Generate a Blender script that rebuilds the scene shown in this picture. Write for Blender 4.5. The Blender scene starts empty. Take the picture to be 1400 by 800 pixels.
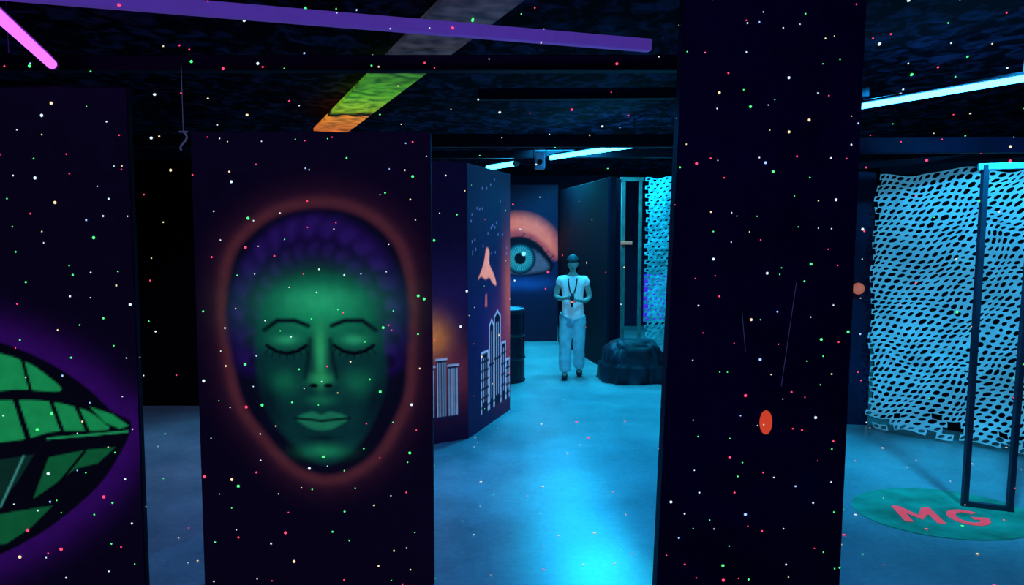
import bpy, bmesh, math, random
import numpy as np
from mathutils import Vector, Matrix, noise
random.seed(7); np.random.seed(7)
S=bpy.context.scene
COL=S.collection
S.view_settings.view_transform='Standard'

def lin(c):
    out=[]
    for v in c[:3]:
        v=v/255.0
        out.append(v/12.92 if v<=0.04045 else ((v+0.055)/1.055)**2.4)
    return out

def mat(name,c,rough=0.6,em=None,es=0.0,var=0.25,scale=8.0,metal=0.0,bump=0.0,spec=0.3,detail=4.0):
    m=bpy.data.materials.new(name); m.use_nodes=True
    nt=m.node_tree; b=nt.nodes['Principled BSDF']
    b.inputs['Roughness'].default_value=rough
    b.inputs['Metallic'].default_value=metal
    b.inputs['Specular IOR Level'].default_value=spec
    tc=nt.nodes.new('ShaderNodeTexCoord'); n=nt.nodes.new('ShaderNodeTexNoise')
    n.inputs['Scale'].default_value=scale; n.inputs['Detail'].default_value=detail
    nt.links.new(tc.outputs['Object'],n.inputs['Vector'])
    r=nt.nodes.new('ShaderNodeValToRGB')
    L=lin(c)
    r.color_ramp.elements[0].position=0.3; r.color_ramp.elements[1].position=0.7
    r.color_ramp.elements[0].color=[x*(1-var) for x in L]+[1]
    r.color_ramp.elements[1].color=[min(1,x*(1+var)) for x in L]+[1]
    nt.links.new(n.outputs['Fac'],r.inputs['Fac']); nt.links.new(r.outputs['Color'],b.inputs['Base Color'])
    if em is not None:
        b.inputs['Emission Color'].default_value=lin(em)+[1]
        b.inputs['Emission Strength'].default_value=es
    if bump>0:
        bp=nt.nodes.new('ShaderNodeBump'); bp.inputs['Strength'].default_value=bump
        nt.links.new(n.outputs['Fac'],bp.inputs['Height']); nt.links.new(bp.outputs['Normal'],b.inputs['Normal'])
    return m

def link(ob,parent=None,label=None,cat=None,kind=None,group=None):
    if ob.name not in COL.objects: COL.objects.link(ob)
    if parent is not None: ob.parent=parent
    if label: ob['label']=label
    if cat: ob['category']=cat
    if kind: ob['kind']=kind
    if group: ob['group']=group
    return ob

def mesh_obj(name,verts,faces,m=None,smooth=False,**k):
    me=bpy.data.meshes.new(name); me.from_pydata([tuple(v) for v in verts],[],faces); me.update()
    if m: me.materials.append(m)
    if smooth: me.shade_smooth()
    return link(bpy.data.objects.new(name,me),**k)

def bm_obj(name,bm,m=None,smooth=False,**k):
    me=bpy.data.meshes.new(name); bm.normal_update(); bm.to_mesh(me); bm.free()
    if m: me.materials.append(m)
    if smooth: me.shade_smooth()
    return link(bpy.data.objects.new(name,me),**k)

def box_bm(bm,c,s,rot=None,bev=0.0):
    M=Matrix.Translation(c)@(rot.to_4x4() if rot else Matrix())@Matrix.Diagonal((s[0],s[1],s[2],1))
    r=bmesh.ops.create_cube(bm,size=1,matrix=M)
    if bev>0:
        es=list({e for v in r['verts'] for e in v.link_edges})
        bmesh.ops.bevel(bm,geom=es,offset=bev,segments=2,affect='EDGES',profile=0.5)

def box(name,c,s,m,rot=None,bev=0.004,**k):
    bm=bmesh.new(); box_bm(bm,Vector(c),s,rot,bev); return bm_obj(name,bm,m,**k)

def cyl_bm(bm,a,b,r1,r2=None,seg=20):
    a=Vector(a);b=Vector(b); d=b-a
    q=d.to_track_quat('Z','Y').to_matrix().to_4x4()
    bmesh.ops.create_cone(bm,cap_ends=True,segments=seg,radius1=r1,radius2=r1 if r2 is None else r2,depth=d.length,matrix=Matrix.Translation((a+b)/2)@q)

def bar(name,a,b,w,h,m,**k):
    a=Vector(a);b=Vector(b);d=b-a
    q=d.to_track_quat('X','Z').to_matrix()
    bm=bmesh.new(); box_bm(bm,(a+b)/2,(d.length,w,h),q,min(w,h)*0.08)
    return bm_obj(name,bm,m,**k)

# ------------------------------------------------------------ materials
M_panel=mat('black_painted_plywood',(15,10,40),0.65,var=0.3,scale=5,spec=.15)
M_dark=mat('black_paint',(12,10,26),0.7,var=0.4,scale=4,spec=.15)
M_beam=mat('dark_beam_paint',(16,16,36),0.6,var=0.4,scale=6)
M_violetbeam=mat('violet_lit_batten',(120,100,200),0.5,em=(110,75,205),es=0.32,var=0.25,scale=9)  # violet light on the white batten put into its colour and emission
M_steel=mat('dark_steel',(60,70,90),0.4,var=0.2,metal=0.5)
M_black=mat('black_plastic',(12,12,20),0.45)
M_wallblue=mat('dark_blue_wall_paint',(20,26,62),0.7,var=0.3,scale=3)

# ------------------------------------------------------------ room
def floor_mat():
    m=bpy.data.materials.new('worn_concrete'); m.use_nodes=True; nt=m.node_tree; b=nt.nodes['Principled BSDF']
    tc=nt.nodes.new('ShaderNodeTexCoord')
    n1=nt.nodes.new('ShaderNodeTexNoise'); n1.inputs['Scale'].default_value=1.3; n1.inputs['Detail'].default_value=8; n1.inputs['Roughness'].default_value=0.65
    n2=nt.nodes.new('ShaderNodeTexNoise'); n2.inputs['Scale'].default_value=26; n2.inputs['Detail'].default_value=6
    for n in (n1,n2): nt.links.new(tc.outputs['Object'],n.inputs['Vector'])
    mx=nt.nodes.new('ShaderNodeMath'); mx.operation='MULTIPLY_ADD'; mx.inputs[1].default_value=0.35
    nt.links.new(n2.outputs['Fac'],mx.inputs[0]); nt.links.new(n1.outputs['Fac'],mx.inputs[2])
    r=nt.nodes.new('ShaderNodeValToRGB'); r.color_ramp.elements[0].position=0.42; r.color_ramp.elements[1].position=0.92
    r.color_ramp.elements[0].color=(0.20,0.25,0.27,1); r.color_ramp.elements[1].color=(0.55,0.60,0.60,1)
    nt.links.new(mx.outputs[0],r.inputs['Fac']); nt.links.new(r.outputs['Color'],b.inputs['Base Color'])
    rr=nt.nodes.new('ShaderNodeMapRange'); rr.inputs['To Min'].default_value=0.22; rr.inputs['To Max'].default_value=0.45
    nt.links.new(n1.outputs['Fac'],rr.inputs['Value']); nt.links.new(rr.outputs['Result'],b.inputs['Roughness'])
    bp=nt.nodes.new('ShaderNodeBump'); bp.inputs['Strength'].default_value=0.12; nt.links.new(mx.outputs[0],bp.inputs['Height']); nt.links.new(bp.outputs['Normal'],b.inputs['Normal'])
    return m
def ceil_mat():
    m=bpy.data.materials.new('mottled_dark_ceiling'); m.use_nodes=True; nt=m.node_tree; b=nt.nodes['Principled BSDF']
    tc=nt.nodes.new('ShaderNodeTexCoord'); mp=nt.nodes.new('ShaderNodeMapping'); mp.inputs['Scale'].default_value=(1.4,1.0,1)
    n=nt.nodes.new('ShaderNodeTexNoise'); n.inputs['Scale'].default_value=5; n.inputs['Detail'].default_value=5; n.inputs['Distortion'].default_value=1.0
    nt.links.new(tc.outputs['Object'],mp.inputs[0]); nt.links.new(mp.outputs[0],n.inputs['Vector'])
    r=nt.nodes.new('ShaderNodeValToRGB'); r.color_ramp.elements[0].position=0.47; r.color_ramp.elements[1].position=0.66
    r.color_ramp.elements[0].color=(0.002,0.002,0.006,1); r.color_ramp.elements[1].color=(0.065,0.045,0.11,1)
    nt.links.new(n.outputs['Fac'],r.inputs['Fac']); nt.links.new(r.outputs['Color'],b.inputs['Base Color']); b.inputs['Roughness'].default_value=0.9; b.inputs['Specular IOR Level'].default_value=0.05
    return m
X0,X1,Y0,Y1,H=-5.0,6.5,-2.0,15.0,3.05
box('floor',((X0+X1)/2,(Y0+Y1)/2,-0.05),(X1-X0+.2,Y1-Y0+.2,0.1),floor_mat(),bev=0,kind='structure')
box('ceiling',((X0+X1)/2,(Y0+Y1)/2,H+0.05),(X1-X0+.2,Y1-Y0+.2,0.1),ceil_mat(),bev=0,kind='structure')
box('wall_back',((X0+X1)/2,Y1+.05,H/2),(X1-X0,0.1,H),M_wallblue,bev=0,kind='structure')
box('wall_front',((X0+X1)/2,Y0-.05,H/2),(X1-X0,0.1,H),M_dark,bev=0,kind='structure')
box('wall_left',(X0-.05,(Y0+Y1)/2,H/2),(0.1,Y1-Y0,H),M_dark,bev=0,kind='structure')
box('wall_right',(X1+.05,(Y0+Y1)/2,H/2),(0.1,Y1-Y0,H),M_dark,bev=0,kind='structure')

# ------------------------------------------------------------ mural painting (vertex colours)
class Canvas:
    def __init__(s,x0,x1,y0,y1,step,bg):
        s.nx=int(abs(x1-x0)/step)+2; s.ny=int(abs(y1-y0)/step)+2
        s.xs=np.linspace(x0,x1,s.nx); s.ys=np.linspace(y0,y1,s.ny)
        s.U,s.V=np.meshgrid(s.xs,s.ys); s.C=np.zeros((s.ny,s.nx,3)); s.C[:]=lin(bg); s.unit=1.0
    def over(s,mask,c,a=1.0):
        mk=np.clip(mask,0,1)[...,None]*a; s.C=s.C*(1-mk)+np.array(lin(c))*mk
    def smooth(s,pts,n=6):
        P=[np.array(p,float) for p in pts]; out=[]
        for i in range(len(P)):
            p0,p1,p2,p3=P[i-1],P[i],P[(i+1)%len(P)],P[(i+2)%len(P)]
            for k in range(n):
                t=k/n
                out.append(0.5*((2*p1)+(-p0+p2)*t+(2*p0-5*p1+4*p2-p3)*t*t+(-p0+3*p1-3*p2+p3)*t**3))
        return out
    def sd(s,pts):
        d=np.full(s.U.shape,1e9); ins=np.zeros(s.U.shape,bool)
        n=len(pts)
        for i in range(n):
            ax,ay=pts[i]; bx,by=pts[(i+1)%n]; ex,ey=bx-ax,by-ay
            wx,wy=s.U-ax,s.V-ay; t=np.clip((wx*ex+wy*ey)/(ex*ex+ey*ey+1e-12),0,1)
            d=np.minimum(d,(wx-ex*t)**2+(wy-ey*t)**2)
            if abs(ey)>1e-12:
                cond=((ay>s.V)!=(by>s.V))&(s.U<ex*(s.V-ay)/ey+ax); ins^=cond
        d=np.sqrt(d); return np.where(ins,-d,d)
    def poly(s,pts,c,soft=2.0,a=1.0,sm=True):
        if sm: pts=s.smooth(pts)
        s.over(0.5-s.sd(pts)/soft,c,a)
    def halo(s,pts,c,w,a=1.0):
        d=s.sd(s.smooth(pts)); s.over(np.exp(-(np.maximum(d,0)/w)**2),c,a)
    def ell(s,cx,cy,rx,ry,c,soft=0.2,a=1.0,rot=0):
        q=math.radians(rot); x=s.U-cx; y=s.V-cy
        xx=x*math.cos(q)+y*math.sin(q); yy=-x*math.sin(q)+y*math.cos(q)
        d=np.sqrt((xx/rx)**2+(yy/ry)**2); s.over((1-d)/soft+0.5,c,a)
    def blob(s,cx,cy,rx,ry,c,a=1.0,rot=0):
        q=math.radians(rot); x=s.U-cx; y=s.V-cy
        xx=x*math.cos(q)+y*math.sin(q); yy=-x*math.sin(q)+y*math.cos(q)
        s.over(np.exp(-((xx/rx)**2+(yy/ry)**2)),c,a)
    def line(s,pts,w,c,soft=1.5,a=1.0):
        d=np.full(s.U.shape,1e9)
        for i in range(len(pts)-1):
            ax,ay=pts[i]; bx,by=pts[i+1]; ex,ey=bx-ax,by-ay
            wx,wy=s.U-ax,s.V-ay; t=np.clip((wx*ex+wy*ey)/(ex*ex+ey*ey+1e-12),0,1)
            d=np.minimum(d,(wx-ex*t)**2+(wy-ey*t)**2)
        s.over(0.5+(w/2-np.sqrt(d))/soft,c,a)
    def build(s,name,fmap,m,parent,label):
        P=fmap(s.U.ravel(),s.V.ravel())
        nx,ny=s.nx,s.ny
        me=bpy.data.meshes.new(name)
        idx=np.arange(nx*ny).reshape(ny,nx)
        F=np.stack([idx[:-1,:-1],idx[1:,:-1],idx[1:,1:],idx[:-1,1:]],-1).reshape(-1,4)
        me.from_pydata(P.tolist(),[],F.tolist()); me.update()
        at=me.color_attributes.new('paint','FLOAT_COLOR','POINT')
        C=np.ones((nx*ny,4),np.float32); C[:,:3]=s.C.reshape(-1,3); at.data.foreach_set('color',C.ravel())
        me.materials.append(m)
        return link(bpy.data.objects.new(name,me),parent=parent,label=label)

def paint_mat(name,es,basek=1.0):
    m=bpy.data.materials.new(name); m.use_nodes=True; nt=m.node_tree; b=nt.nodes['Principled BSDF']
    a=nt.nodes.new('ShaderNodeVertexColor'); a.layer_name='paint'
    tc=nt.nodes.new('ShaderNodeTexCoord'); n=nt.nodes.new('ShaderNodeTexNoise'); n.inputs['Scale'].default_value=14; n.inputs['Detail'].default_value=6
    nt.links.new(tc.outputs['Object'],n.inputs['Vector'])
    mr=nt.nodes.new('ShaderNodeMapRange'); mr.inputs['To Min'].default_value=0.72; mr.inputs['To Max'].default_value=1.25
    nt.links.new(n.outputs['Fac'],mr.inputs['Value'])
    vm=nt.nodes.new('ShaderNodeVectorMath'); vm.operation='SCALE'
    nt.links.new(a.outputs['Color'],vm.inputs[0]); nt.links.new(mr.outputs['Result'],vm.inputs['Scale'])
    nt.links.new(vm.outputs['Vector'],b.inputs['Base Color']); nt.links.new(vm.outputs['Vector'],b.inputs['Emission Color'])
    b.inputs['Emission Strength'].default_value=es; b.inputs['Roughness'].default_value=0.6; b.inputs['Specular IOR Level'].default_value=0.15
    return m
M_paint=paint_mat('fluorescent_mural_paint',0.72)
M_paintdim=paint_mat('dim_mural_paint',0.5)
BG=(8,4,25)

# --- lips partition
def panel(name,x0,x1,y,h,label,m=M_panel,t=0.04):
    return box(name,((x0+x1)/2,y+t/2,h/2),(x1-x0,t,h),m,bev=0.003,label=label,cat='partition wall')
p1=panel('partition_wall',-3.02,-1.79,3.5,2.50,'black plywood partition painted with big green lips and violet glow')
c=Canvas(-164,186,837,129,2.2,BG)
cx=-62
upper=[(176,583),(150,562),(115,528),(70,497),(20,474),(-25,462),(cx,476)]
lips=upper+[(2*cx-x,y) for x,y in upper[::-1][1:]]+[(2*cx-120,650),(2*cx-60,715),(-100,760),(cx,770),(-20,765),(40,735),(95,695),(140,650)]
c.halo(lips,(60,14,112),34,0.62)
c.poly(lips,(5,6,18),2)
G=(24,146,82);G2=(14,92,54)
for mir in (0,1):
    f=(lambda P:[(2*cx-x,y) for x,y in P]) if mir else (lambda P:P)
    c.poly(f([(cx,492),(-20,480),(30,492),(62,512),(80,534),(20,532),(cx,536)]),G,2)
    c.poly(f([(cx,550),(0,547),(60,548),(112,560),(138,578),(140,588),(70,590),(20,602),(cx,604)]),G,2)
    c.poly(f([(120,556),(150,566),(172,582),(160,586),(140,578)]),G,2,sm=False)
    c.poly(f([(60,626),(110,616),(152,612),(128,634),(96,642),(60,668),(36,684)]),G2,2,sm=False)
    c.poly(f([(cx,632),(-10,630),(40,622),(15,660),(-10,690),(cx,700)]),(12,46,40),2,sm=False)
    c.poly(f([(cx,715),(10,702),(62,694),(30,725),(-5,748),(cx,752)]),G2,2,sm=False)
    for a,b,w in (((18,545),(34,605),8),((66,545),(84,600),6),((-25,478),(-18,536),7),((30,490),(40,536),5),((-14,545),(-10,610),6),((100,552),(118,596),6)):
        c.line(f([a,b]),w,(5,6,18))
    c.line(f([(60,600),(170,590)]),3,(30,150,90)); c.line(f([(-10,695),(25,625)]),3,(60,140,130)); c.line(f([(70,665),(110,618)]),4,(5,6,18))
c.build('lips_mural',lambda u,v:np.stack([(u-700)*.00349,np.full(u.shape,3.497),.905-(v-580)*.00352],-1),M_paint,p1,'bright green segmented lips with violet airbrushed glow')

# --- face partition (generic serene painted face, wavy rounded hair)
p2=panel('partition_wall',-1.595,-.405,3.717,2.32,'black plywood partition painted with a green sleeping face')
c=Canvas(270,590.5,805,184.5,1.5,BG)
head=[(318,470),(314,410),(326,350),(352,318),(386,296),(430,286),(476,290),(516,310),(544,345),(556,400),(554,470),(552,530),(532,580),(500,625),(448,648),(400,632),(360,588),(330,540)]
c.halo(head,(52,24,44),30,0.7)
d=c.sd(c.smooth(head)); c.over(np.exp(-((d-9)/8)**2),(104,50,54),0.42)
c.poly(head,(8,9,28),6)
for i in range(17):
    t=math.pi*(-.12+1.24*i/16); hx=436-math.cos(t)*98; hy=440-math.sin(t)*122
    c.ell(hx,hy,27,27,(24,11,66),.5,.95); c.ell(hx-3,hy-6,15,15,(44,24,100),.8,.6); c.ell(hx+4,hy+6,9,9,(12,7,38),.8,.8)
for i in range(13):
    t=math.pi*(.02+.96*i/12); hx=436-math.cos(t)*76; hy=436-math.sin(t)*92
    c.ell(hx,hy,20,20,(18,9,52),.5,.95); c.ell(hx-2,hy-4,10,10,(38,20,88),.8,.6)
face=[(350,460),(362,414),(392,384),(436,370),(484,382),(512,414),(524,460),(528,510),(516,556),(490,604),(446,634),(408,616),(370,572),(352,515)]
c.poly(face,(8,50,52),9)
c.blob(438,418,70,36,(24,154,102),0.97); c.blob(438,408,44,16,(44,182,120),0.6)
for ex,s in ((392,-1),(484,1)):
    c.line([(ex-30,446-s*3),(ex-12,436),(ex+12,436),(ex+30,446+s*3)],6,(4,12,26),4)
    c.blob(ex,462,28,12,(18,118,82),0.85); c.blob(ex,462,14,6,(48,180,120),0.6)
    c.line([(ex-27,470),(ex-14,478),(ex,481),(ex+14,478),(ex+27,470)],5,(4,8,20),2.5)
    for k in range(-3,4): c.line([(ex+k*8,479-abs(k)*2),(ex+k*10,488-abs(k)*2)],1.6,(4,8,20),1.5,.8)
    c.blob(ex+s*4,520,20,17,(18,108,76),0.75)
c.blob(438,480,8,40,(46,176,108),0.8); c.blob(438,516,15,9,(44,170,104),0.8)
c.line([(424,462),(421,490),(416,514)],5,(4,24,32),6,.85); c.line([(452,462),(455,490),(460,514)],5,(4,24,32),6,.85)
c.ell(428,525,6,3,(3,10,20),0.7); c.ell(448,525,6,3,(3,10,20),0.7)
c.blob(438,545,20,7,(20,110,78),0.7)
c.poly([(404,570),(424,561),(438,565),(452,561),(474,570),(456,583),(438,587),(420,583)],(26,116,84),5)
c.line([(402,570),(424,572),(438,574),(454,572),(476,570)],3.5,(3,9,20),3)
c.blob(438,598,22,4,(4,20,32),0.8); c.blob(440,616,28,9,(26,134,90),0.85)
c.blob(366,545,14,36,(4,18,32),0.8,-20); c.blob(512,545,12,38,(4,18,32),0.8,20)
c.build('face_mural',lambda u,v:np.stack([(u-700)*.003705,np.full(u.shape,3.714),1.927-(v-290)*.003736],-1),M_paint,p2,'airbrushed green sleeping face with wavy dark hair and orange halo')

# --- leaning dark panel
def prism(name,q,t,h0,h1,m,**k):
    (a,b,c_,d)=[Vector((p[0],p[1],0)) for p in q]
    n=(b-a).cross(Vector((0,0,1))).normalized()*-t
    V=[a+Vector((0,0,h0)),b+Vector((0,0,h0)),c_+Vector((0,0,h1)),d+Vector((0,0,h1))]
    V+=[v+n for v in V]
    F=[(0,1,2,3),(7,6,5,4),(4,5,1,0),(5,6,2,1),(6,7,3,2),(7,4,0,3)]
    o=mesh_obj(name,V,F,m,**k); bm=bmesh.new(); bm.from_mesh(o.data); bmesh.ops.recalc_face_normals(bm,faces=bm.faces)
    bmesh.ops.bevel(bm,geom=bm.edges[:],offset=0.003,segments=1,affect='EDGES'); bm.to_mesh(o.data); bm.free(); return o
p3=prism('partition_wall',[(.66,3.3),(1.508,3.3),(1.546,3.3),(.758,3.3)],0.1,0,3.04,mat('dark_navy_plywood',(20,9,62),0.6,var=0.3,scale=5,spec=.15),label='tall dark navy plywood column panel covered in laser dots',cat='partition wall')
bm=bmesh.new(); bmesh.ops.create_cone(bm,cap_ends=True,segments=32,radius1=.5,radius2=.5,depth=1,matrix=Matrix.Translation((1.15,3.297,.965))@Matrix.Diagonal((.056,.005,.11,1))@Matrix.Rotation(math.pi/2,4,'X'))
bm_obj('oval_sticker',bm,mat('orange_fluorescent_sticker',(225,80,50),.5,em=(230,75,45),es=.7),parent=p3,label='small orange-red oval')
for i,(a,b) in enumerate((((1.27,1.60),(1.215,1.13)),((1.03,1.47),(1.05,1.29)))):
    bm=bmesh.new(); cyl_bm(bm,(a[0],3.297,a[1]),(b[0],3.297,b[1]),.0012,seg=6)
    bm_obj('paint_scratch',bm,mat('pale_scratch',(90,100,160),.6,em=(120,130,190),es=.1),parent=p3)

# --- city partitions
def wall2(name,a,b,h,t,m,**k):
    return prism(name,[a,b,b,a],t,0,h,m,**k)
A0,A1,B1=(-1.43,5.88),(-.394,6.52),(-.023,7.65)
pa=wall2('partition_wall',A0,A1,2.45,.08,M_panel,label='dark partition painted with skyline under orange glow',cat='partition wall')
pb=wall2('partition_wall',A1,B1,2.45,.08,M_panel,label='dark blue partition painted with night skyline and flying shape',cat='partition wall')
def wmap(a,b):
    a=np.array(a);b=np.array(b); L=np.linalg.norm(b-a); d=(b-a)/L; n=np.array([d[1],-d[0]])
    return (lambda s,z:np.stack([a[0]+d[0]*s+n[0]*.003,a[1]+d[1]*s+n[1]*.003,z],-1)),L
fa,LA=wmap(A0,A1); fb,LB=wmap(A1,B1)
c=Canvas(0,LA,0,2.45,.01,(9,7,38))
c.blob(LA-.35,.95,.16,.18,(230,140,50),.85); c.blob(LA-.2,1.25,.5,.35,(30,22,80),.6); c.blob(LA-.3,.6,.4,.25,(120,50,70),.6)
W=(140,180,225)
for i,x in enumerate(np.arange(.1,LA-.12,.115)):
    h=.55+.2*math.sin(i*2.3)
    if LA-.5<x: h=.68+.06*(i%2)
    c.poly([(x,.2),(x+.1,.2),(x+.1,h),(x,h)],(14,16,48),.01,sm=False)
    for k in range(4): c.line([(x+.012+k*.025,.24),(x+.012+k*.025,h-.03)],.009,W,.008,.8)
    c.line([(x,h),(x+.1,h)],.015,W,.01,.9)
c.build('skyline_mural',fa,M_paint,pa,None)
c=Canvas(0,LB,0,2.45,.01,(9,12,54))
c.blob(1.14,1.15,.18,.5,(210,95,66),.8); c.blob(.6,1.0,.6,.5,(18,26,96),.6); c.blob(.95,.7,.3,.4,(120,50,80),.6); c.blob(.4,1.9,.5,.5,(12,22,70),.6)
for i in range(26):
    c.ell(random.uniform(.05,1.1),random.uniform(1.6,2.4),.012,.012,(100,130,200),.6,.7)
sal=(250,150,130)
c.poly([(.42,1.58),(.48,1.70),(.56,1.67),(.56,1.55),(.68,1.45),(.76,1.34),(.66,1.36),(.56,1.42),(.46,1.41),(.34,1.44),(.26,1.42),(.34,1.49)],sal,.02)
c.poly([(.44,1.15),(.50,1.15),(.49,1.27),(.45,1.26)],(190,90,90),.02,sm=False)
def tower(x0,x1,h,steps,top=None):
    c.poly([(x0,.15),(x1,.15),(x1,h),((x0+x1)/2,h+.06 if top else h),(x0,h)],(10,10,40),.012,sm=False)
    c.line([(x0,.15),(x0,h),((x0+x1)/2,h+.06 if top else h),(x1,h),(x1,.15)],.02,W,.01,.95)
    n=max(2,int((x1-x0)/.06))
    for i in range(1,n): c.line([(x0+(x1-x0)*i/n,.25),(x0+(x1-x0)*i/n,h-.06)],.014,W,.01,.9)
    for j in range(steps): c.line([(x0,.2+(h-.2)*j/steps),(x1,.2+(h-.2)*j/steps)],.022,(10,10,40),.01)
tower(.34,.52,.72,6); tower(.56,.68,.95,2,1); tower(.70,.88,1.02,2,1); tower(.92,1.04,.74,5); tower(1.06,1.16,.55,4)
c.build('skyline_mural',fb,M_paint,pb,'pale tower outlines with a salmon flying shape')

# --- eye partition
pe=wall2('partition_wall',(-1.2,12.75),(.79,12.75),2.7,.1,M_wallblue,label='dark blue partition painted with a huge staring eye',cat='partition wall')
c=Canvas(-1.2,.79,0,2.7,.012,(8,20,44))
c.blob(.2,1.35,.9,.6,(10,30,76),.7)
c.poly([(-.9,1.55),(-.6,1.95),(-.1,2.16),(.35,2.14),(.70,1.88),(.80,1.5),(.62,1.55),(.3,1.80),(-.1,1.83),(-.55,1.6)],(255,96,76),.2)
c.poly([(-.7,1.5),(-.3,1.85),(.15,1.92),(.5,1.75),(.74,1.42),(.5,1.62),(.15,1.76),(-.25,1.72)],(170,50,56),.08,.7)
c.poly([(-.62,1.36),(-.35,1.62),(.1,1.78),(.45,1.66),(.72,1.28),(.4,1.14),(.05,1.12),(-.35,1.2)],(6,9,28),.03)
c.poly([(-.52,1.36),(-.3,1.54),(.1,1.66),(.42,1.56),(.64,1.29),(.38,1.2),(.05,1.18),(-.3,1.25)],(70,76,92),.06)
c.ell(.14,1.44,.27,.27,(5,12,32),.1); c.ell(.14,1.44,.23,.23,(18,88,98),.2)
for i in range(28):
    t=i*math.tau/28; c.line([(.14+.1*math.cos(t),1.44+.1*math.sin(t)),(.14+.2*math.cos(t),1.44+.2*math.sin(t))],.012,(80,180,170),.012,.7)
c.ell(.14,1.44,.10,.10,(3,5,14),.15); c.ell(.20,1.52,.035,.035,(200,240,250),.3)
c.poly([(-.62,1.4),(-.35,1.66),(.1,1.82),(.47,1.68),(.74,1.28),(.45,1.58),(.1,1.71),(-.32,1.58)],(4,6,20),.03)
for i in range(7):
    x=.72-i*.1; y=1.32+i*.075; c.line([(x,y),(x+.1,y+.1)],.015,(5,8,26),.015)
c.blob(.2,1.0,.5,.1,(20,80,150),.6)
c.build('eye_mural',lambda u,v:np.stack([u,np.full(u.shape,12.746),v],-1),M_paintdim,pe,'large teal eye with orange brow')

# --- other partitions
wall2('partition_wall',(.80,12.7),(1.30,9.86),2.6,.08,M_dark,label='plain black partition beside the walkway',cat='partition wall')
wall2('partition_wall',(1.30,9.86),(1.46,9.95),2.58,.05,M_panel,label='narrow dark blue end panel of a partition',cat='partition wall')
wall2('partition_wall',(-5.0,7.82),(-2.6,7.82),2.6,.1,mat('black_red_paint',(20,10,16),.8,spec=.1),label='plain black partition in a side passage',cat='partition wall')
ps=wall2('partition_wall',(2.5,7.12),(3.42,7.0),2.42,.08,M_wallblue,label='dark blue partition with an orange knob beside white netting',cat='partition wall')
bm=bmesh.new(); bmesh.ops.create_uvsphere(bm,u_segments=20,v_segments=12,radius=.055,matrix=Matrix.Translation((3.265,6.955,1.32)))
cyl_bm(bm,(3.265,6.99,1.32),(3.27,7.03,1.32),.02)
bm_obj('knob',bm,mat('orange_plastic',(230,140,110),.4,em=(230,110,70),es=.4),smooth=True,parent=ps,label='round orange knob')
wall2('partition_wall',(3.6,7.3),(6.0,4.9),2.5,.08,M_dark,label='black partition behind the white netting',cat='partition wall')

# ------------------------------------------------------------ netting
def net(name,a,b,z0,z1,cw,ch,m,hole=.36,wav=.05,label='',rag=0.0,seed=1,sag=.03,tl=(.8,1.05)):
    rnd=random.Random(seed)
    a=Vector((a[0],a[1],0));b=Vector((b[0],b[1],0));L=(b-a).length;d=(b-a)/L;n=Vector((d.y,-d.x,0))
    nx=int(L/cw); nz=int((z1-z0)/ch); V=[];F=[]
    K=12
    for j in range(nz):
        off=(j%2)*.5*cw
        for i in range(nx):
            if rag and j<4 and rnd.random()<rag*(4-j)/4: continue
            x=i*cw+off; z=z0+j*ch; base=len(V); hs=hole*rnd.uniform(.7,1.12); tilt=rnd.uniform(*tl)
            per=[(0,0),(1/3,0),(2/3,0),(1,0),(1,1/3),(1,2/3),(1,1),(2/3,1),(1/3,1),(0,1),(0,2/3),(0,1/3)]
            for (px,pz) in per: V.append((x+px*cw,z+pz*ch))
            sl=rnd.uniform(.1,.35)
            for k,(px,pz) in enumerate(per):
                t=math.atan2(pz-.5,px-.5); ex=math.cos(t)*hs*1.1; ez=math.sin(t)*hs
                V.append((x+(.5+ex+ez*.35)*cw,z+(.5+ez*tilt*1.1+ex*sl)*ch))
            for k in range(K): F.append((base+k,base+(k+1)%K,base+K+(k+1)%K,base+K+k))
    P=[]
    for (x,z) in V:
        fold=math.sin(x*5.2+math.sin(z*1.3)*1.2)*wav+noise.noise(Vector((x*2.2,z*1.6,seed)))*wav*1.8
        fine=noise.noise(Vector((x*12,z*16,seed)))*.018
        sg=-sag*math.sin(x/L*math.pi*3)**2*((z-z0)/(z1-z0))
        p=a+d*(x+noise.noise(Vector((x*4,z*4,seed+5)))*.045)+n*(fold+fine); P.append((p.x,p.y,z+sg+noise.noise(Vector((x*4,z*4,9)))*.04))
    me=bpy.data.meshes.new(name); me.from_pydata(P,[],F); bm=bmesh.new(); bm.from_mesh(me); bmesh.ops.remove_doubles(bm,verts=bm.verts,dist=.0008); bm.to_mesh(me); bm.free()
    me.materials.append(m); o=bpy.data.objects.new(name,me); link(o,label=label,cat='netting')
    sd=o.modifiers.new('Solid','SOLIDIFY'); sd.thickness=.002
    return o
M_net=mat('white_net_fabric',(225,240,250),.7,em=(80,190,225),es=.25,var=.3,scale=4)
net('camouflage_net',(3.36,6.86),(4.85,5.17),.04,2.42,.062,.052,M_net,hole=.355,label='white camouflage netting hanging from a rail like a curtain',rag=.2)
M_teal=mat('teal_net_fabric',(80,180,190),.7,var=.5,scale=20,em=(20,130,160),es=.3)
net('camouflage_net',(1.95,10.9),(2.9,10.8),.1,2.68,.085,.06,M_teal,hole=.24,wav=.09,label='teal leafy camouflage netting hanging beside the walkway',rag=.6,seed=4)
bar('curtain_rail',(3.2,7.05,2.47),(5.0,5.0,2.47),.05,.06,M_beam,label='dark rail carrying the white netting',cat='rail')
box('added_banner',(2.25,11.6,.85),(.36,.02,.75),mat('added_violet_fabric',(60,40,160),.6,em=(70,40,230),es=.7),label='glowing violet cloth behind teal netting',cat='added_banner')  # glowing panel added in place of the violet light behind the net

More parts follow.
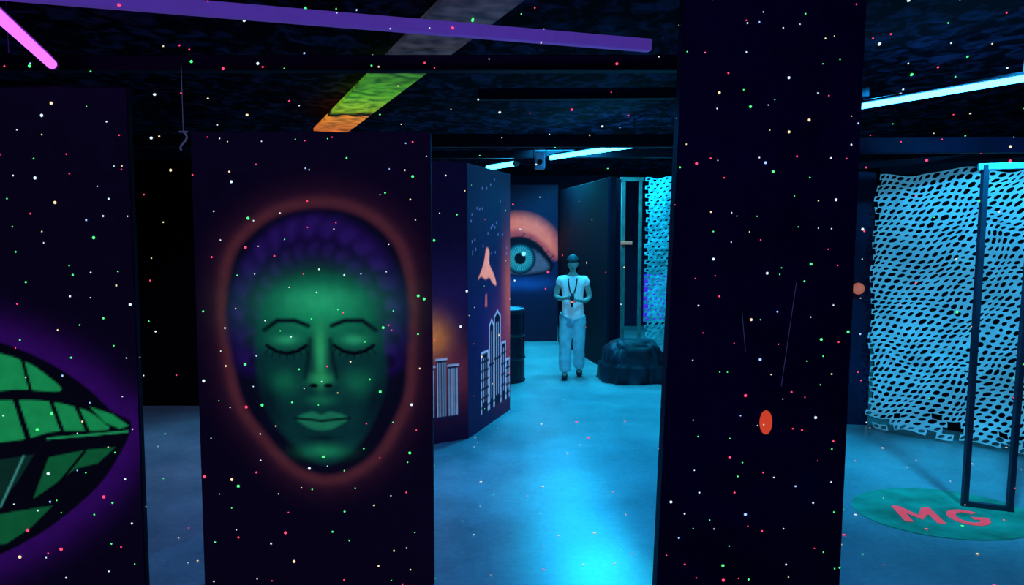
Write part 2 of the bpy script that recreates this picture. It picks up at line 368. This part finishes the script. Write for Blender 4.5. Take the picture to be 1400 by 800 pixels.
root=bpy.data.objects.new('post_frame',None); root.location=(1.78,11.3,0); link(root,label='pale wooden post frame with a crossbar beside netting',cat='frame')
M_wood=mat('pale_wood',(110,120,115),.6,var=.3,scale=10)
def child(o,r):
    o.parent=r; o.matrix_parent_inverse=Matrix.Translation(-Vector(r.location)); return o
child(box('post',(1.69,11.3,1.35),(.06,.06,2.7),M_wood),root); child(box('post',(1.95,11.3,1.35),(.05,.05,2.7),M_wood),root)
child(box('crossbar',(1.82,11.3,2.68),(.36,.07,.06),M_wood),root); child(box('latch',(1.67,11.24,1.72),(.3,.05,.05),mat('tan_wood',(190,140,110),.6,em=(190,110,80),es=.3)),root)

root=bpy.data.objects.new('gate_frame',None); root.location=(3.15,4.8,0); link(root,label='slim grey square-tube steel frame standing on the floor',cat='frame')
child(bar('post',(3.04,4.85,0.0),(3.075,4.85,2.27),.036,.036,M_steel),root)
child(bar('post',(3.275,4.75,0.0),(3.33,4.75,2.27),.036,.036,M_steel),root)
child(bar('crossbar',(3.04,4.87,2.26),(3.9,4.55,2.26),.04,.04,mat('pale_steel',(140,190,210),.4,var=.1)),root)
child(bar('foot_bar',(3.02,4.858,.018),(3.30,4.742,.018),.036,.036,M_steel),root)
child(bar('post',(3.86,4.565,0.0),(3.88,4.565,2.27),.036,.036,M_steel),root)

# floor emblem
bm=bmesh.new(); bmesh.ops.create_circle(bm,cap_ends=True,segments=64,radius=1,matrix=Matrix.Translation((2.83,4.74,.003))@Matrix.Diagonal((.56,.46,1,1)))
em=bm_obj('floor_emblem',bm,mat('green_floor_paint',(30,150,125),.6,em=(14,150,125),es=.16,var=.5,scale=5),label='green painted oval on the floor with red letters MG',cat='floor marking')
M_red=mat('red_floor_paint',(225,60,75),.6,em=(235,75,95),es=.6,var=.35,scale=16)
def tomesh(cu,M=None,m=None):
    to=bpy.data.objects.new('tmp',cu); COL.objects.link(to); bpy.context.view_layer.update()
    me=bpy.data.meshes.new_from_object(to.evaluated_get(bpy.context.evaluated_depsgraph_get())); bpy.data.objects.remove(to)
    if M: me.transform(M)
    if m: me.materials.clear(); me.materials.append(m)
    return me
TM=Matrix.Translation((2.79,4.66,.006))@Matrix.Rotation(math.radians(-10),4,'Z')
def letter(nm,polys,ox):
    V=[];F=[]
    for P in polys:
        b0=len(V)
        for x,y in P: V.append(TM@Vector((ox+x,y,0)))
        F.append(tuple(range(b0,len(V))))
    o=mesh_obj('letter',V,F,M_red,parent=em,label='red letter '+nm)
    b=bmesh.new(); b.from_mesh(o.data); bmesh.ops.remove_doubles(b,verts=b.verts,dist=1e-4); bmesh.ops.recalc_face_normals(b,faces=b.faces); b.to_mesh(o.data); b.free()
h=.14
letter('M',[[(-.12,-h),(-.07,-h),(-.07,.02),(-.07,h),(-.12,h)],[(-.07,.02),(0,-.09),(0,-.01),(-.07,h)],[(0,-.09),(.07,.02),(.07,h),(0,-.01)],[(.07,-h),(.12,-h),(.12,h),(.07,h),(.07,.02)]],-.155)
go=[(.11*math.cos(t)*1.1,h*math.sin(t)) for t in [math.radians(45+ i*24) for i in range(13)]]
gi=[(.06*math.cos(t)*1.1,(h-.05)*math.sin(t)) for t in [math.radians(45+ i*24) for i in range(13)]]
G_=[[go[i],go[i+1],gi[i+1],gi[i]] for i in range(12)]
G_+=[[gi[12],go[12],(.121,-.02),(.121,.01),(.02,.01),(.02,-.035),(.066,-.035)]]
letter('G',G_,.145)

# ------------------------------------------------------------ drum
root=bpy.data.objects.new('oil_drum',None); root.location=(-.12,9.25,0); link(root,label='black ribbed steel drum with pale lid',cat='barrel')
prof=[(0,0),(.285,0),(.29,.02),(.28,.04),(.28,.28),(.292,.30),(.28,.32),(.28,.57),(.292,.59),(.28,.61),(.28,.86),(.29,.88),(.285,.90),(0,.90)]
def lathe(name,prof,cen,m,seg=40,**k):
    V=[];F=[]
    for r,z in prof:
        for i in range(seg):
            t=i*math.tau/seg; V.append((cen[0]+r*math.cos(t),cen[1]+r*math.sin(t),cen[2]+z))
    for j in range(len(prof)-1):
        for i in range(seg): F.append((j*seg+i,j*seg+(i+1)%seg,(j+1)*seg+(i+1)%seg,(j+1)*seg+i))
    o=mesh_obj(name,V,F,m,smooth=False,**k)
    bm=bmesh.new(); bm.from_mesh(o.data); bmesh.ops.remove_doubles(bm,verts=bm.verts,dist=1e-5); bmesh.ops.recalc_face_normals(bm,faces=bm.faces); bm.to_mesh(o.data); bm.free(); return o
lathe('drum_body',prof,(0,0,0),mat('black_drum_paint',(22,26,44),.35),parent=root)
lathe('drum_lid',[(0,.902),(.27,.902),(.275,.915),(.262,.92),(.255,.908),(0,.908)],(0,0,0),mat('pale_lid',(120,170,190),.5),parent=root)

# tarp covered crate
bm=bmesh.new(); bmesh.ops.create_icosphere(bm,subdivisions=6,radius=1)
for v in bm.verts:
    d=v.co.normalized(); x,y,z=d
    sx=math.copysign(abs(x)**.6,x); sy=math.copysign(abs(y)**.6,y); sz=math.copysign(abs(z)**.45,z)
    p=Vector((sx*.37,sy*.31,max(0,sz)*.51))
    q=noise.noise(d*2.2)*.03+abs(noise.noise(Vector((x*3.5,y*3.5,z*.8))))*.05
    p+=Vector((d.x,d.y,max(d.z,0)*.4))*q
    if d.z<.15: p+=Vector((d.x,d.y,0))*(.05+noise.noise(Vector((x*6,y*6,1)))*.04)
    v.co=p+Vector((1.54,9.32,.005))
bmesh.ops.dissolve_degenerate(bm,edges=bm.edges,dist=1e-5)
bm_obj('tarp_covered_crate',bm,mat('black_tarp',(26,40,56),.5,var=.5,scale=7,bump=.12),smooth=True,label='low crate draped in a crumpled black tarp',cat='crate')

# ------------------------------------------------------------ ceiling things
bar('ceiling_batten',(-2.35,2.98,2.79),(.72,3.95,2.80),.05,.06,M_violetbeam,label='long white batten glowing violet under the ceiling',cat='beam')  # the violet glow is light put into its colour and emission
bar('ceiling_beam',(-4.9,4.45,2.82),(1.2,4.45,2.82),.09,.09,M_beam,label='dark wooden beam under the ceiling',cat='beam')
bar('ceiling_beam',(-4.9,7.0,2.70),(3.2,7.0,2.70),.09,.12,M_beam,label='dark wooden beam under the ceiling',cat='beam')
bar('ceiling_beam',(-.25,5.6,2.86),(2.6,5.5,2.86),.07,.08,M_beam,label='dark wooden beam under the ceiling',cat='beam')
bar('ceiling_beam',(-1.2,9.6,2.86),(4.5,9.4,2.86),.08,.10,M_beam,label='dark wooden beam under the ceiling',cat='beam')
bar('ceiling_beam',(1.6,5.95,2.52),(6.4,5.75,2.52),.08,.12,M_panel,label='dark blue header beam above white netting',cat='beam')
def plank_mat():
    m=bpy.data.materials.new('painted_light_plank'); m.use_nodes=True; nt=m.node_tree; b=nt.nodes['Principled BSDF']  # green and orange LED light painted along the plank as an emissive ramp
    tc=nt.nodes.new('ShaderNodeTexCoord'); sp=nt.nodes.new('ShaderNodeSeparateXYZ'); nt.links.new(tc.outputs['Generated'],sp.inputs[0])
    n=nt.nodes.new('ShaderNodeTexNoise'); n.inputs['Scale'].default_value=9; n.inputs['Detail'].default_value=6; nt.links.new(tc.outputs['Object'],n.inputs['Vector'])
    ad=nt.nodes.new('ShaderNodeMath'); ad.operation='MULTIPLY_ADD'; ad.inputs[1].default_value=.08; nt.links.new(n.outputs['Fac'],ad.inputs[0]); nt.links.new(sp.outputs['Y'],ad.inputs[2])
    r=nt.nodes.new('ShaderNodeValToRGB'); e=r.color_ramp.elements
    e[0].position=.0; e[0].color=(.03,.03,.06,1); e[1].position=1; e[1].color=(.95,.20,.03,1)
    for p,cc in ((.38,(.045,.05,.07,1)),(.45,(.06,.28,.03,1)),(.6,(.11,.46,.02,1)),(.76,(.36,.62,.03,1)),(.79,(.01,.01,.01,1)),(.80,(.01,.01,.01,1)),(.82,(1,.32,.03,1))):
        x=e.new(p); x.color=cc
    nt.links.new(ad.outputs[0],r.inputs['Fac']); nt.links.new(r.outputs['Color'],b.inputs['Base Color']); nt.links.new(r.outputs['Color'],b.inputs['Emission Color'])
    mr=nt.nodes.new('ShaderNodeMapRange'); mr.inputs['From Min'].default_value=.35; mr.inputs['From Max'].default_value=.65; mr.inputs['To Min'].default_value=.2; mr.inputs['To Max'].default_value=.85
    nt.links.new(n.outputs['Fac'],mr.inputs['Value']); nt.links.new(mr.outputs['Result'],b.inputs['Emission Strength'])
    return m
bar('ceiling_plank',(-1.90,7.85,2.92),(-.05,3.35,2.92),.35,.03,plank_mat(),label='wide ceiling plank with green and orange light painted into its colour',cat='plank')
bm=bmesh.new(); cyl_bm(bm,(-1.93,4.4,2.42),(-1.93,4.4,2.80),.002,seg=8); cyl_bm(bm,(-1.955,4.4,2.42),(-1.905,4.4,2.42),.005,seg=8)
pts=[(-1.93+.02*math.sin(t*.6),4.4,2.42-.012*t) for t in range(10)]
for a,b in zip(pts,pts[1:]): cyl_bm(bm,a,b,.006,seg=8)
bm_obj('ceiling_hook',bm,mat('pale_wire',(120,130,170),.4,em=(120,130,170),es=.12),label='small pale wire hook hanging from a beam',cat='hook')
def wire(name,pts,r,m,**k):
    cu=bpy.data.curves.new(name,'CURVE'); cu.dimensions='3D'; sp=cu.splines.new('NURBS'); sp.points.add(len(pts)-1)
    for i,p in enumerate(pts): sp.points[i].co=(*p,1)
    sp.use_endpoint_u=True; sp.order_u=3 if len(pts)>2 else 2; cu.bevel_depth=r
    return link(bpy.data.objects.new(name,tomesh(cu,None,m)),**k)
M_wire=mat('grey_cable',(70,70,110),.5)
for k in range(3):
    y=3.80+.09*k
    wire('cable',[(.75+.03*k,y,2.84),(.85+.04*k,y+.01,2.70-.03*k),(.95+.02*k,y-.01,2.86),(1.05+.03*k,y,2.78+.03*k),(1.3,y,3.04)],.003,M_wire,label='loose cable loops under the ceiling',cat='cable',group='loose ceiling cables')
wire('cable',[(-2.6,3.9,3.05),(-2.6,3.9,2.75)],.003,M_wire,label='thin cable hanging beside the violet tube',cat='cable')
wire('cable',[(.335,9.0,3.05),(.335,9.0,2.88)],.006,M_wire,label='thin cable from the ceiling to a projector',cat='cable')
root=bpy.data.objects.new('laser_projector',None); root.location=(.335,9.0,2.62); link(root,label='small grey box projector hanging from the ceiling',cat='projector')
box('projector_body',(0,0,.1),(.12,.16,.2),mat('grey_housing',(110,140,170),.5,em=(40,90,140),es=.2),bev=.012,parent=root)
bm=bmesh.new(); cyl_bm(bm,(0,-.08,.08),(0,-.1,.08),.03); bm_obj('lens',bm,M_black,parent=root)
V=[(-.08,.25),(.08,.25),(.08,.05),(.07,.05),(.07,.24),(-.07,.24),(-.07,.05),(-.08,.05)]
VV=[(x,-.015,z) for x,z in V]+[(x,.015,z) for x,z in V]
FF=[(0,1,4,5),(1,2,3,4),(0,5,6,7)]; FF+=[tuple(i+8 for i in f[::-1]) for f in FF]+[(i,(i+1)%8,(i+1)%8+8,i+8) for i in range(8)]
mesh_obj('mounting_bracket',VV,FF,M_steel,parent=root)

def tube(a,b,colr,es,label,r=.014):
    a=Vector(a);b=Vector(b);mid=(a+b)/2
    root=bpy.data.objects.new('led_tube_light',None); root.location=mid; link(root,label=label,cat='tube light')
    a-=mid;b-=mid; d=(b-a).normalized()
    bm=bmesh.new(); cyl_bm(bm,a,b,r); 
    m=bpy.data.materials.new('glowing_tube'); m.use_nodes=True; nt=m.node_tree; nt.nodes.clear(); o=nt.nodes.new('ShaderNodeOutputMaterial'); e=nt.nodes.new('ShaderNodeEmission')
    e.inputs[0].default_value=(*colr,1); e.inputs[1].default_value=es; nt.links.new(e.outputs[0],o.inputs[0])
    bm_obj('glowing_tube',bm,m,parent=root)
    for p,s in ((a,-1),(b,1)):
        bm=bmesh.new(); cyl_bm(bm,p-d*.01*s,p+d*.03*s,r*1.3); bm_obj('end_cap',bm,M_black,parent=root)
    q=d.to_track_quat('X','Z').to_matrix(); bm=bmesh.new(); box_bm(bm,Vector((0,0,r+.012)),((b-a).length,.03,.015),q,.002); bm_obj('tube_mount',bm,M_black,parent=root)
    for k in (.15,.85):
        bm=bmesh.new(); p=a.lerp(b,k); cyl_bm(bm,p+Vector((0,0,.03)),Vector((p.x,p.y,H-mid.z)),.003,seg=8)
        bm_obj('hanger_wire',bm,M_black,parent=root)
tube((1.40,7.51,2.75),(.46,8.93,2.75),(.022,.50,1.0),22,'bright cyan LED tube hanging over the walkway',r=.026)
tube((.05,9.60,2.75),(-.34,10.22,2.75),(.022,.50,1.0),20,'short cyan LED tube at the far walkway',r=.030)
tube((2.40,5.70,2.75),(3.18,4.30,2.75),(.03,.36,1.0),18,'bright blue-white LED tube beside the netting',r=.020)
tube((-2.53,4.15,2.75),(-2.09,2.94,2.75),(.50,.075,1.0),3.0,'violet-magenta blacklight tube under the ceiling',r=.026)

# ------------------------------------------------------------ person
PX=Vector((.775,9.42,0)); SC=.915
def skin_mesh(chains,sub=2):
    bm=bmesh.new(); ly=bm.verts.layers.skin.verify()
    for ch in chains:
        vs=[]
        for i,(co,rx,ry) in enumerate(ch['v']):
            v=bm.verts.new(co); v[ly].radius=(rx,ry); v[ly].use_root=(i==ch.get('root',0)); vs.append(v)
        for a,b in ch['e']: bm.edges.new((vs[a],vs[b]))
    me=bpy.data.meshes.new('tmp'); bm.to_mesh(me); bm.free()
    o=bpy.data.objects.new('tmp',me); COL.objects.link(o)
    sk=o.modifiers.new('s','SKIN'); sk.use_smooth_shade=True
    ss=o.modifiers.new('u','SUBSURF'); ss.levels=sub; ss.render_levels=sub
    bpy.context.view_layer.update()
    r=bpy.data.meshes.new_from_object(o.evaluated_get(bpy.context.evaluated_depsgraph_get()))
    bpy.data.objects.remove(o); return r
def chain(pts): return dict(v=pts,e=[(i,i+1) for i in range(len(pts)-1)])
bodyv=[((0,0,.93),.135,.10),((0,.005,1.08),.115,.085),((0,.01,1.25),.14,.095),((0,.01,1.39),.10,.075),((0,0,1.46),.047,.047),((0,-.01,1.53),.05,.05),
 ((-.155,.01,1.385),.055,.055),((-.215,.03,1.25),.043,.043),((-.235,.02,1.14),.040,.040),((-.16,-.10,1.12),.034,.034),((-.085,-.20,1.14),.024,.024),((-.05,-.245,1.15),.030,.020),
 ((.155,.01,1.385),.055,.055),((.215,.03,1.25),.043,.043),((.235,.02,1.13),.040,.040),((.17,-.10,1.09),.034,.034),((.09,-.21,1.11),.024,.024),((.05,-.26,1.12),.030,.020),
 ((-.09,-.01,.86),.09,.09),((-.095,-.09,.50),.058,.058),((-.10,-.12,.30),.05,.05),((-.10,-.13,.09),.036,.036),((-.105,-.24,.035),.03,.024),
 ((.09,.01,.86),.09,.09),((.085,-.02,.49),.058,.058),((.09,.06,.30),.05,.05),((.095,.13,.11),.036,.036),((.10,.03,.04),.03,.024)]
bodye=[(0,1),(1,2),(2,3),(3,4),(4,5),(3,6),(6,7),(7,8),(8,9),(9,10),(10,11),(3,12),(12,13),(13,14),(14,15),(15,16),(16,17),(0,18),(18,19),(19,20),(20,21),(21,22),(0,23),(23,24),(24,25),(25,26),(26,27)]
ch=[dict(v=bodyv,e=bodye,root=0)]
def hand(c,s):
    x,y,z=c; out=[]
    for k in range(4):
        zz=z+.026-.017*k; ln=(.9,1,.95,.75)[k]
        out.append(chain([((x,y,zz),.010,.010),((x-s*.004+s*.0,y-.035*ln,zz),.0092,.0092),((x-s*.028*ln,y-.052*ln,zz),.0085,.0085),((x-s*.044*ln,y-.036*ln,zz-.002),.0075,.0075)]))
    out.append(chain([((x,y+.01,z+.015),.011,.011),((x-s*.022,y+.0,z+.036),.010,.010),((x-s*.036,y-.018,z+.044),.0085,.0085)]))
    return out
ch+=hand((-.048,-.25,1.15),-1)+hand((.048,-.265,1.12),1)
me=skin_mesh(ch,2)
bm=bmesh.new(); bm.from_mesh(me)
hb=bmesh.new(); bmesh.ops.create_icosphere(hb,subdivisions=4,radius=1)
for v in hb.verts:
    d=v.co.copy(); x,y,z=d
    p=Vector((x*.076,y*.094,z*.112))
    if z<0: p.x*=1-.32*(-z)**1.2; p.y=p.y*(1-.18*(-z)) - .012*(-z)
    if y<-.2:
        p.y-=.024*math.exp(-((x/.16)**2+((z+.18)/.17)**2))
        p.y+=.009*(math.exp(-(((x-.42)/.2)**2+((z-.05)/.14)**2))+math.exp(-(((x+.42)/.2)**2+((z-.05)/.14)**2)))
        p.y-=.007*math.exp(-((x/.3)**2+((z+.52)/.1)**2))
        p.y-=.006*math.exp(-((x/.25)**2+((z+.85)/.15)**2))
    for s in (-1,1):
        g=math.exp(-(((y-.05)/.2)**2+((z+.05)/.26)**2)) if x*s>.8 else 0
        p.x+=s*.016*g
    v.co=p+Vector((0,-.02,1.60))
tm=bpy.data.meshes.new('h'); hb.to_mesh(tm); hb.free(); bm.from_mesh(tm)
skin=mat('skin',(200,165,155),.55,var=.08)
person=bm_obj('person',bm,skin,smooth=True,label='person walking in white top and pale trousers, holding a blaster',cat='person')
rm=person.modifiers.new('r','REMESH'); rm.mode='VOXEL'; rm.voxel_size=.007; rm.use_smooth_shade=True
smd=person.modifiers.new('s','SMOOTH'); smd.iterations=2; smd.factor=.5
person.location=PX; person.scale=(SC,)*3; person.rotation_euler=(0,0,math.radians(-6))
def cloth(name,chains,m,label=None,vox=.012,amp=.008):
    me=skin_mesh(chains,2); me.materials.clear(); me.materials.append(m)
    o=link(bpy.data.objects.new(name,me),parent=person,label=label)
    r=o.modifiers.new('r','REMESH'); r.mode='VOXEL'; r.voxel_size=vox; r.use_smooth_shade=True
    t=bpy.data.textures.new('folds','CLOUDS'); t.noise_scale=.09
    d=o.modifiers.new('d','DISPLACE'); d.texture=t; d.strength=amp*2.5; d.mid_level=.45
    return o
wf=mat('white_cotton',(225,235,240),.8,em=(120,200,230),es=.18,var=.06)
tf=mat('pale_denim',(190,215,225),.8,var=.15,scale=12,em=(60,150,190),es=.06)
cloth('top',[dict(v=[((0,0,.80),.17,.14),((0,0,.95),.165,.135),((0,.005,1.08),.155,.12),((0,.005,1.25),.168,.12),((0,.01,1.375),.12,.09),((0,.005,1.43),.062,.062),((-.16,.01,1.385),.07,.066),((-.215,.03,1.29),.066,.066),((.16,.01,1.385),.07,.066),((.215,.03,1.29),.066,.066)],
 e=[(0,1),(1,2),(2,3),(3,4),(4,5),(4,6),(6,7),(4,8),(8,9)])],wf,'loose white short-sleeved top')
cloth('trousers',[dict(v=[((0,0,.95),.145,.115),((-.095,-.01,.84),.108,.108),((-.097,-.09,.50),.092,.092),((-.10,-.125,.28),.088,.088),((-.10,-.13,.09),.086,.088),((.095,.01,.84),.108,.108),((.088,-.02,.49),.092,.092),((.093,.06,.28),.088,.088),((.096,.12,.11),.084,.086)],
 e=[(0,1),(1,2),(2,3),(3,4),(0,5),(5,6),(6,7),(7,8)])],tf,'loose pale trousers')
shoe_m=mat('dark_shoe',(30,36,50),.5)
for (ax,ay,az),(tx,ty,tz) in (((-.10,-.12,.06),(-.107,-.27,.035)),((.096,.135,.075),(.103,-.0,.035))):
    cloth('shoe',[chain([((ax,ay+.05,az-.01),.046,.044),((ax,ay,az-.01),.048,.046),(((ax+tx)/2,(ay+ty)/2,tz+.008),.047,.036),((tx,ty,tz),.040,.030)])],shoe_m,vox=.008,amp=.0)
def shell(name,fn,m,label=None):
    b=bmesh.new(); bmesh.ops.create_icosphere(b,subdivisions=4,radius=1)
    kill=[]
    for v in b.verts:
        d=v.co.copy(); p=fn(d)
        if p is None: kill.append(v)
        else: v.co=p
    bmesh.ops.delete(b,geom=kill,context='VERTS')
    o=bm_obj(name,b,m,smooth=True,parent=person,label=label); s=o.modifiers.new('s','SOLIDIFY'); s.thickness=.008; return o
def hairf(d):
    if d.y<-.35 and d.z<.35: return None
    if abs(d.y)<.36 and d.z<-.35: return None
    return Vector((d.x*.088,d.y*.104,d.z*.124 - (.05 if d.z<-.2 else 0)))+Vector((0,-.015,1.605))
shell('hair',hairf,mat('dark_hair',(24,20,26),.6),'short dark hair')
def capf(d):
    if d.z<.30: return None
    return Vector((d.x*.096,d.y*.112,d.z*.135))+Vector((0,-.015,1.60))
shell('headset_cap',capf,mat('dark_cap',(38,60,66),.6),'dark cap')
b=bmesh.new()
bmesh.ops.create_cone(b,cap_ends=True,segments=28,radius1=1,radius2=1,depth=1,matrix=Matrix.Translation((0,-.080,1.655))@Matrix.Rotation(math.radians(8),4,'X')@Matrix.Diagonal((.070,.065,.008,1)))
bm_obj('cap_brim',b,mat('dark_brim',(30,45,52),.6),parent=person)
eyem=mat('eye_white',(220,225,230),.3)
for s in (-1,1):
    b=bmesh.new(); bmesh.ops.create_uvsphere(b,u_segments=14,v_segments=10,radius=.0125,matrix=Matrix.Translation((s*.031,-.090,1.604)))
    e=bm_obj('eye',b,eyem,smooth=True,parent=person)
    b=bmesh.new(); bmesh.ops.create_uvsphere(b,u_segments=10,v_segments=8,radius=.006,matrix=Matrix.Translation((s*.031,-.0995,1.604)))
    bm_obj('pupil',b,M_black,smooth=True,parent=e)
b=bmesh.new(); bmesh.ops.create_uvsphere(b,u_segments=14,v_segments=8,radius=1,matrix=Matrix.Translation((0,-.108,1.543))@Matrix.Diagonal((.022,.006,.006,1)))
bm_obj('mouth',b,mat('lips',(140,80,90),.5),smooth=True,parent=person)
wire('neck_strap',[(-.06,.03,1.46),(-.065,-.09,1.40),(-.04,-.135,1.25),(0,-.23,1.17),(.04,-.135,1.25),(.065,-.09,1.40),(.06,.03,1.46)],.009,M_black,parent=person,label='black strap hanging round the neck')
root=bpy.data.objects.new('toy_blaster',None); root.location=PX; root.scale=(SC,)*3; root.rotation_euler=(0,0,math.radians(-6)); link(root,label='compact black laser-tag blaster with a red light held at chest',cat='toy gun')
bm=bmesh.new(); box_bm(bm,Vector((0,-.30,1.15)),(.05,.22,.075),None,.012); box_bm(bm,Vector((0,-.27,1.195)),(.03,.12,.025),None,.006); bm_obj('blaster_body',bm,M_black,parent=root)
bm=bmesh.new(); cyl_bm(bm,(0,-.40,1.16),(0,-.47,1.16),.024,.03); bm_obj('barrel',bm,M_steel,parent=root)
bm=bmesh.new(); box_bm(bm,Vector((0,-.235,1.08)),(.034,.05,.12),Matrix.Rotation(math.radians(12),3,'X'),.008); bm_obj('grip',bm,M_black,parent=root)
bm=bmesh.new(); bmesh.ops.create_uvsphere(bm,u_segments=12,v_segments=8,radius=.017,matrix=Matrix.Translation((-.0,-.36,1.105))); bm_obj('indicator_light',bm,mat('red_light',(255,60,40),.4,em=(255,60,40),es=6),smooth=True,parent=root,label='glowing red light')

# ------------------------------------------------------------ lights
def spot(loc,tgt,colr,e,size,blend=.8,r=.05):
    l=bpy.data.lights.new('spot_lamp','SPOT'); l.color=colr; l.energy=e; l.spot_size=math.radians(size); l.spot_blend=blend; l.shadow_soft_size=r
    o=bpy.data.objects.new('spot_lamp',l); o.location=loc; o.rotation_euler=(Vector(tgt)-Vector(loc)).to_track_quat('-Z','Y').to_euler(); COL.objects.link(o)
def area(loc,tgt,colr,e,sx,sy,spread=180):
    l=bpy.data.lights.new('area_lamp','AREA'); l.shape='RECTANGLE'; l.size=sx; l.size_y=sy; l.color=colr; l.energy=e; l.spread=math.radians(spread)
    o=bpy.data.objects.new('area_lamp',l); o.location=loc; o.rotation_euler=(Vector(tgt)-Vector(loc)).to_track_quat('-Z','Y').to_euler(); COL.objects.link(o)
CB=(.0,.46,1.0)
area((0,-.6,2.9),(0,4.5,.8),(.25,.07,1.0),22,2.0,.3)  # added violet fill behind the camera, brightens the panels
spot((1.35,7.7,2.7),(.30,5.2,0),(.02,.68,1.0),260,15,1.0)
spot((1.2,7.6,2.7),(.36,4.3,0),(.02,.68,1.0),300,12,1.0)
spot((1.2,7.6,2.7),(.50,3.7,0),(.02,.68,1.0),300,10,1.0)
spot((.9,8.4,2.72),(.55,6.9,0),CB,310,110,1.0)
spot((.3,6.3,2.95),(.25,4.5,0),(.0,.30,1.0),170,105,1.0)  # added blue fill for the walkway floor, no fixture
spot((.8,7.4,2.9),(.85,9.6,1.0),(.02,.60,1.0),150,60,1.0)  # added fill without a fixture, brightens the person from the front
area((1.0,11.6,3.0),(.9,11.4,0),(.015,.56,1.0),170,1.2,1.2,150)
area((1.9,10.0,3.0),(2.1,11.0,1.2),(.02,.60,1.0),40,.4,.4,150)
area((.7,9.4,3.0),(.8,9.8,0),(.015,.56,1.0),60,.8,.5,150)
spot((3.0,4.3,2.9),(3.7,5.9,.9),(.015,.52,1.0),330,110,1.0)
spot((2.6,5.4,2.9),(2.5,4.9,0),(.01,.44,1.0),100,120,1.0)
area((-2.6,6.0,2.98),(-2.4,6.0,0),(.20,.40,1.0),13,.5,.5,120)
spot((-1.55,5.0,2.9),(-1.55,4.8,0),(.25,.42,1.0),14,110,1.0)
w=bpy.data.worlds.new('World'); S.world=w; w.use_nodes=True; w.node_tree.nodes['Background'].inputs[0].default_value=(.01,.008,.04,1); w.node_tree.nodes['Background'].inputs[1].default_value=.5

# ------------------------------------------------------------ laser star pattern
bpy.context.view_layer.update(); dg=bpy.context.evaluated_depsgraph_get()
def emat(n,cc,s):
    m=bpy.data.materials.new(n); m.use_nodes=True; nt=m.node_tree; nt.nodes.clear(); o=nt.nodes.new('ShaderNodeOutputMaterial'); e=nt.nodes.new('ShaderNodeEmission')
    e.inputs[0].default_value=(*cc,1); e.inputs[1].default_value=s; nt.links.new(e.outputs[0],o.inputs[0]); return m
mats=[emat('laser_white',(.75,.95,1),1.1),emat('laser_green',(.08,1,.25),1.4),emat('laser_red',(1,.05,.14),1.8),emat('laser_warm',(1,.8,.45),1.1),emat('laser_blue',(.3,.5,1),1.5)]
org=Vector((.25,-.15,2.05)); V=[];F=[];MI=[]
rnd=random.Random(11)
st=.0345
for iy in range(-14,18):
    for ix in range(-25,26):
        a=(ix+rnd.uniform(-.6,.6))*st; b_=(iy+rnd.uniform(-.6,.6))*st
        if ix<6 and iy<8 and rnd.random()<.15: continue
        d=Vector((a,1,b_-.06)).normalized()
        hit,loc,nor,idx,ob,mx=S.ray_cast(dg,org+d*.3,d)
        if not hit: continue
        if nor.dot(d)>0: nor=-nor
        if nor.z>.6 and rnd.random()<.55: continue
        if ob.name.startswith(('person','top','trousers','glow','camouflage')) and rnd.random()<.8: continue
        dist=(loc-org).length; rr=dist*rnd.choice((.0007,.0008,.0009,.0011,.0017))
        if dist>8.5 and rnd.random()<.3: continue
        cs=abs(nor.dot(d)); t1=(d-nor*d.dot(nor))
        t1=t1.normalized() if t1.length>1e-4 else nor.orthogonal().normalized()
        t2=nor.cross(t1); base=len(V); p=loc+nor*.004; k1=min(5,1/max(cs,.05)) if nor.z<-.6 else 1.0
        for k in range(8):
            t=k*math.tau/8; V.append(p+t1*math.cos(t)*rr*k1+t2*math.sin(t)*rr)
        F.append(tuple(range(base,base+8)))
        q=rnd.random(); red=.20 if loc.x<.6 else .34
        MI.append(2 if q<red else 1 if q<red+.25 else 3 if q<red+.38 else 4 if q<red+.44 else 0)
o=mesh_obj('laser_dots',V,F,None,label='scattered tiny white, green and red laser light dots',cat='laser dots',kind='stuff')
for m in mats: o.data.materials.append(m)
o.data.polygons.foreach_set('material_index',MI)
print('DOTS',len(F))

# ------------------------------------------------------------ camera
cam=bpy.data.cameras.new('camera'); cam.sensor_width=36; cam.lens=26; cam.clip_end=60
co=bpy.data.objects.new('camera',cam); co.location=(0,0,1.8); co.rotation_euler=(math.radians(90-4.25),0,0); COL.objects.link(co); S.camera=co
